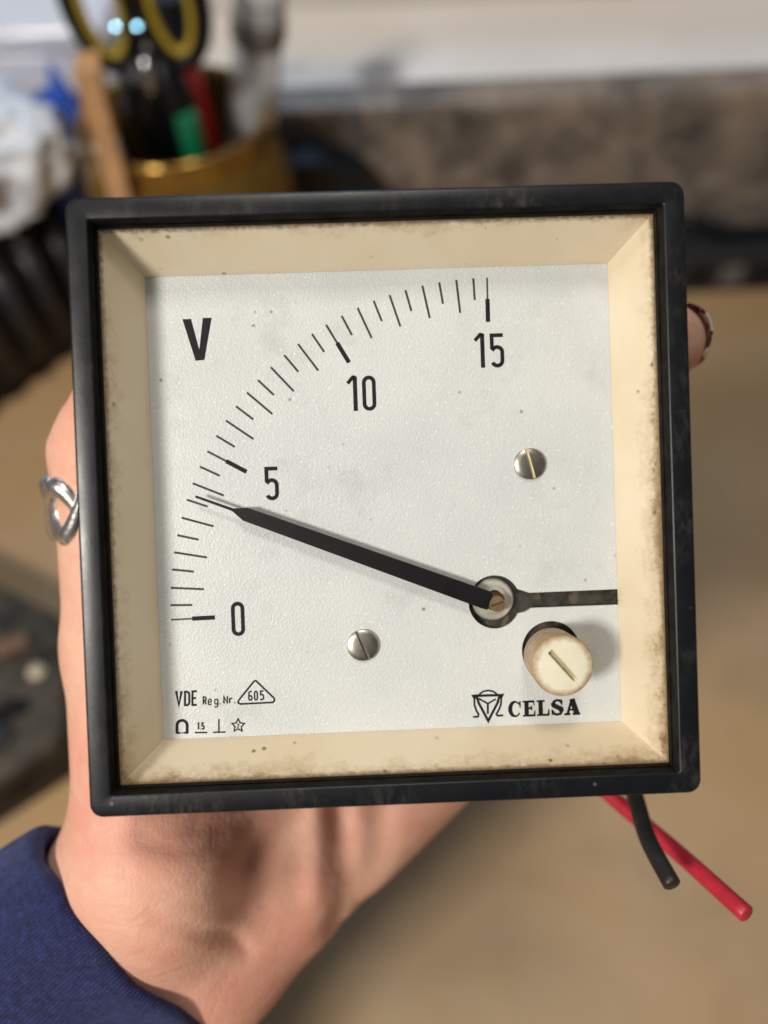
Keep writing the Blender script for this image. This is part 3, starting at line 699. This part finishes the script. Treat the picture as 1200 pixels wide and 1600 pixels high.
# ------------------------------------------------------------------ things on the bench behind
GOLD = m_simple('brown_gold_glaze', (.34, .20, .045), .19, .4, 40, .12, 60, .002, Metallic=.75)
BLACKP = m_simple('black_plastic', (.0055, .006, .008), .38, .3, 60, .15, 500, .0003, Specular_IOR_Level=.3)
YELLOW = m_simple('yellow_rubber', (.46, .33, .025), .45, .15, 80)
GLINT_CHROME = m_simple('blue_glint_chrome', (.35, .72, 1.), .16, .02, 50, Metallic=1.)  # blue tint stands in for the cool colour of lamp glints
BLADE = m_simple('scissor_steel', (.55, .55, .56), .25, .15, 80, Metallic=1.)
WOOD = m_simple('pale_peg_wood', (.62, .36, .17), .6, .18, 120, .2, 400, .0004)
REDP = m_simple('red_marker_plastic', (.58, .010, .02), .35, .1, 80)
GREENP = m_simple('green_marker_plastic', (.008, .17, .08), .35, .1, 80)
GREYP = m_simple('grey_pen_plastic', (.16, .15, .15), .4, .2, 80)
BROWNP = m_simple('brown_pencil_paint', (.16, .09, .05), .5, .2, 80)
TUBE = m_clear('clear_tube_plastic', (.80, .80, .82), .55, .12)
BAGM = m_clear('clear_bag_film', (.86, .90, .97), .12, .16)
BLUEB = m_simple('blue_bag_film', (.014, .075, .40), .3, .5, 40, .4, 60, .004)
WHITEG = m_simple('glossy_white_plastic', (.70, .71, .78), .10, .05, 20)
SLATE = m_simple('worn_dark_metal', (.055, .046, .034), .62, .7, 60, .5, 120, .0015, Specular_IOR_Level=.3)
TANP = m_simple('cream_cap', (.6, .5, .36), .4, .1, 60)
DKBOX = m_simple('dark_grey_plastic', (.018, .019, .023), .45, .4, 40)

# pot of tools
pot = empty('tool_pot', Matrix.Translation((-.0955, .393, 0)))
tag(pot, 'brown gold glazed pot holding scissors and pens by the backsplash', 'pot')
V, F = lathe([(.001, .001), (.042, .001), (.048, .006), (.054, .04), (.0565, .075), (.0562, .100), (.0545, .116), (.0510, .128), (.0475, .136), (.0462, .141), (.0470, .146), (.0485, .149), (.0478, .152), (.0458, .1515), (.0445, .146), (.0440, .125), (.0480, .08), (.0440, .012), (.001, .010)], 64)
mesh('pot_body', V, F, GOLD, pot, smooth=True)
# scissors
B = Matrix.Translation((-.100, .388, 0))
sc = empty('scissors', B @ Matrix.Rotation(R(6), 4, 'X')); tag(sc, 'black handled scissors with yellow grip linings standing in the pot', 'scissors')
for s in (-1, 1):
    c = Vector((s * .0145 + .006, 0, .213)); hx, hz = .0128, .0250
    P = [c + Vector((hx * math.cos(a), 0, hz * math.sin(a))) for a in [2 * math.pi * i / 40 for i in range(40)]]
    V, F = tube(P, .0040, 12, True)
    b = len(V); V2, F2 = tube([c + Vector((-s * .010, 0, -.0215)), Vector((s * .008 + .004, s * .0015, .168)), Vector((-s * .001 + .003, s * .0015, .135))], [.0070, .0095, .0060], 12)
    V += V2; F += [tuple(b + q for q in f) for f in F2]
    h = mesh('handle', V, F, BLACKP, sc, smooth=True)
    P = [c + Vector(((hx - .0045) * math.cos(a), -.0005, (hz - .0045) * math.sin(a))) for a in [2 * math.pi * i / 40 for i in range(40)]]
    V, F = tube(P, .0019, 10, True); mesh('grip_lining', V, F, YELLOW, h, smooth=True)
    y = s * .0012
    V, F = loft([[(-s * .001 - .006, y - .0008, .145), (-s * .001 + .007, y - .0008, .145), (-s * .001 + .007, y + .0008, .145), (-s * .001 - .006, y + .0008, .145)],
                 [(-s * .004 - .001, y - .0006, .020), (-s * .004 + .002, y - .0006, .020), (-s * .004 + .002, y + .0006, .020), (-s * .004 - .001, y + .0006, .020)]], True, True, True)
    mesh('blade', V, F, BLADE, sc)
V, F = tube([(.004, -.0085, .172), (.0065, -.0095, .196)], .0022, 10); mesh('lock_lever', V, F, BLADE, sc, smooth=True)
for x, z in ((-.0028, .2077), (.0062, .2074)):  # added facets, tilted towards the lamp to make two blue glints
    V, F = lathe([(.0016, -.006), (.0017, -.0004), (.0013, 0), (.0007, .00006), (.00005, .00008)], 20)
    o_ = mesh('glint_stud', V, F, GLINT_CHROME, sc, auto=40, loc=(x, -.0062, z)); o_.rotation_euler = Vector((-.072, -.785, .616)).to_track_quat('Z', 'Y').to_euler()
# pens and tubes standing in the pot
def pen(name, base, top, rad, mat, label, cat, extra=None):
    base, top = Vector(base), Vector(top); d = top - base; L = d.length
    o = empty(name, Matrix.Translation(base) @ d.to_track_quat('Z', 'Y').to_matrix().to_4x4()); tag(o, label, cat)
    V, F = lathe([(.0005, 0), (rad * .55, .004), (rad * .9, .012), (rad, .016), (rad, L * .62)], 24, True); mesh('barrel', V, F, extra or mat, o, auto=50)
    V, F = lathe([(rad * 1.08, L * .62), (rad * 1.1, L * .63), (rad * 1.05, L - .003), (rad * .8, L), (.0004, L)], 24); mesh('cap', V, F, mat, o, auto=50)
    return o
pen('marker', (-.082, .412, .012), (-.0875, .398, .176), .0072, REDP, 'red capped marker leaning in the pot beside the clear tube', 'marker', GREYP)
pen('marker', (-.088, .398, .012), (-.0830, .364, .166), .0054, GREENP, 'short green capped marker low in the pot', 'marker', GREYP)
pen('pencil', (-.100, .395, .012), (-.106, .378, .158), .0040, BROWNP, 'dull brown pencil low in the pot below the scissors', 'pencil')
pen('pen', (-.098, .415, .012), (-.090, .412, .196), .0085, BLACKP, 'thick black pen behind the scissors', 'pen')
pen('pen', (-.104, .418, .012), (-.116, .409, .178), .0070, BLACKP, 'black pen behind the wooden peg', 'pen')
o = pen('plastic_tube', (-.088, .418, .012), (-.042, .400, .215), .0112, TUBE, 'clear plastic tube with grey band leaning to the right in the pot', 'tube', TUBE)
V, F = lathe([(.0124, .172), (.0132, .174), (.0132, .182), (.0124, .184)], 28); mesh('band', V, F, GREYP, o, smooth=True)
V, F = lathe([(.0002, .02), (.0042, .022), (.0042, .175), (.0002, .178)], 16); mesh('rod', V, F, GREYP, o, smooth=True)
# wooden clothes peg clipped over the rim
pg = empty('clothes_peg', Matrix.Translation((-.1185, .3480, .149)) @ Matrix.Rotation(R(3), 4, 'Y') @ Matrix.Rotation(R(8), 4, 'Z') @ Matrix.Rotation(R(-4), 4, 'X')); tag(pg, 'pale wooden clothes peg clipped on the pot rim', 'clothes peg')
for s in (-1, 1):
    V, F = loft([[(-.0048, s * .0016 + s * q * .5 - .0028, z), (.0048, s * .0016 + s * q * .5 - .0028, z), (.0048, s * .0016 + s * q * .5 + .0028, z), (-.0048, s * .0016 + s * q * .5 + .0028, z)] for z, q in ((-.024, .003), (-.004, .0025), (.012, .003), (.048, .012))], True, True, True)
    mesh('prong', V, F, WOOD, pg)
P = [(.0052 * (-1 if i % 2 else 1) * 0 - .006 + .012 * i / 60, .0042 * math.cos(i * .6), .010 + .0042 * math.sin(i * .6)) for i in range(61)]
V, F = tube(P, .0008, 8); mesh('spring', V, F, BLADE, pg, smooth=True)
# crumpled bags
def crumple(name, c, r, mat, seed, label, cat, amp=.35, floor=None):
    bm = bmesh.new(); bmesh.ops.create_icosphere(bm, subdivisions=5, radius=1)
    off = Vector((seed * 3.1, seed * 1.7, seed))
    for v in bm.verts:
        d = v.co.normalized(); n = 0; q = d * 1.6 + off
        for o_ in range(3): n += (1 - 2 * abs(mnoise.noise(q * (2 ** o_)))) / (1.7 ** o_)
        k = 1 + amp * (n * .45 - .25)
        v.co = Vector((d.x * r[0] * k, d.y * r[1] * k, d.z * r[2] * k))
        if floor is not None: v.co.z = max(v.co.z, floor - c[2])
    return tag(bmobj(name, bm, mat, smooth=True, loc=c), label, cat)
# black ribbed case standing on the bench, its ribbed side facing right
th = math.atan2(.78, .63); FR = Matrix.Translation((-.216, .362, 0)) @ Matrix.Rotation(th, 4, 'Z')
case = empty('tool_case', FR); tag(case, 'black plastic case with ribbed side at the left edge', 'case')
bmobj('case_body', box_bm(.22, .10, .098, .006, 3, (-.040, .0502, .0492)), BLACKP, case, auto=40)
for i in range(6):
    x = -.052 + i * .021
    V, F = tube([(x, -.001, .022), (x, -.001, .082)], .0072, 14); b = len(V)
    for z in (.022, .082):
        v2, f2 = lathe([(.0001, -.0072), (.004, -.006), (.0072, 0), (.004, .006), (.0001, .0072)], 14)
        V += [(a + x, bb - .001, cc_ + z) for a, bb, cc_ in v2]; F += [tuple(b + q for q in f) for f in f2]; b = len(V)
    mesh('rib', V, F, DKBOX, case, smooth=True)
crumple('plastic_bag', (-.214, .404, .128), (.050, .036, .033), BAGM, 3, 'crumpled clear plastic bag on top of the black case', 'bag', .5, .0985)
crumple('blue_bag', (-.160, .425, .070), (.021, .018, .076), BLUEB, 5, 'crumpled blue plastic bag squeezed between pot and case', 'bag', .4, .002)
# white box on the sill
wb = empty('storage_box', Matrix.Translation((-.255, .517, .1197))); tag(wb, 'glossy white plastic box on the sill at the left', 'box')
bmobj('box_base', box_bm(.22, .085, .024, .003, 3, (0, 0, .0121)), WHITEG, wb, auto=40)
bmobj('box_lid', box_bm(.226, .091, .015, .0068, 6, (0, 0, .0320)), WHITEG, wb, auto=40)
# worn metal block lower left
blk = empty('metal_block', Matrix.Translation((0, 0, 0))); tag(blk, 'worn dark metal tool block with black base at the lower left', 'tool')
ol = [(-.30, .262), (-.186, .199), (-.157, .183), (-.148, .165), (-.1395, .128), (-.143, .116), (-.30, .01)]
cx, cy = -.22, .14
def inset(k, z): return [(cx + (x - cx) * k, cy + (y - cy) * k, z) for x, y in ol]
V, F = loft([inset(1.0, .012), inset(1.0, .026), inset(.985, .0295), inset(.96, .031)], True, True, True); mesh('block_top', V, F, SLATE, blk, auto=50)
V, F = loft([inset(.99, .0), inset(1.01, .002), inset(1.01, .0115), inset(.98, .0118)], True, True, True); mesh('block_base', V, F, BLACKP, blk, auto=50)
for x, y, s in ((-.158, .152, .004), (-.168, .138, .0035), (-.178, .172, .005)):
    V, F = lathe([(.0001, .0022), (s * .7, .0018), (s, 0)], 18)
    mesh('bolt_head', V, F, TANP if s == .004 else SLATE, blk, smooth=True, loc=(x, y, .0308))
for x, y, a_, l_, m_ in ((-.180, .160, 24, .050, BROWNP), (-.172, .130, 24, .046, BLACKP), (-.176, .113, 40, .05, DKBOX)):
    bmobj('ridge', box_bm(l_, .007, .004, .001, 2, (-.008, 0, .0328)), m_, blk, loc=(x, y, 0), rot=(0, 0, R(a_)))
# dark box and cable by the backsplash at the right
db = empty('charger_box', Matrix.Translation((.275, .4345, 0))); tag(db, 'low dark box with grey panels at the foot of the backsplash', 'box')
bmobj('box_body', box_bm(.15, .030, .030, .002, 2, (0, 0, .0151)), DKBOX, db, auto=40)
for i in range(6):
    bmobj('panel', box_bm(.014, .0015, .015, .0005, 1, (-.062 + .021 * i, -.0155, .014)), GREYP if i % 3 == 1 else BLACKP, db)
P = smooth_path([(.190, .444, .0385), (.205, .438, .044), (.225, .434, .0365), (.25, .436, .0345), (.30, .434, .0345), (.36, .432, .034)], 8)
V, F = tube(P, .0042, 12); tag(mesh('cable', V, F, BLACKP, smooth=True), 'thick black cable lying along the dark box', 'cable')

# black tape roll standing on edge between the pot and the backsplash
tr = empty('tape_roll', Matrix.Translation((-.036, .4375, .0505)) @ Matrix.Rotation(R(90), 4, 'X')); tag(tr, 'black tape roll standing on edge at the right of the pot', 'tape')
V, F = lathe([(.028, -.012), (.050, -.012), (.0505, -.0115), (.0505, .0115), (.050, .012), (.028, .012)], 56); n_ = 56
F += [(5 * n_ + i, 5 * n_ + (i + 1) % n_, (i + 1) % n_, i) for i in range(n_)]
mesh('tape', V, F, BLACKP, tr, auto=40)
V, F = lathe([(.026, -.0118), (.0279, -.0118), (.0279, .0118), (.026, .0118)], 48); n_ = 48
F += [(3 * n_ + i, 3 * n_ + (i + 1) % n_, (i + 1) % n_, i) for i in range(n_)]
mesh('core', V, F, BROWNP, tr, auto=40)
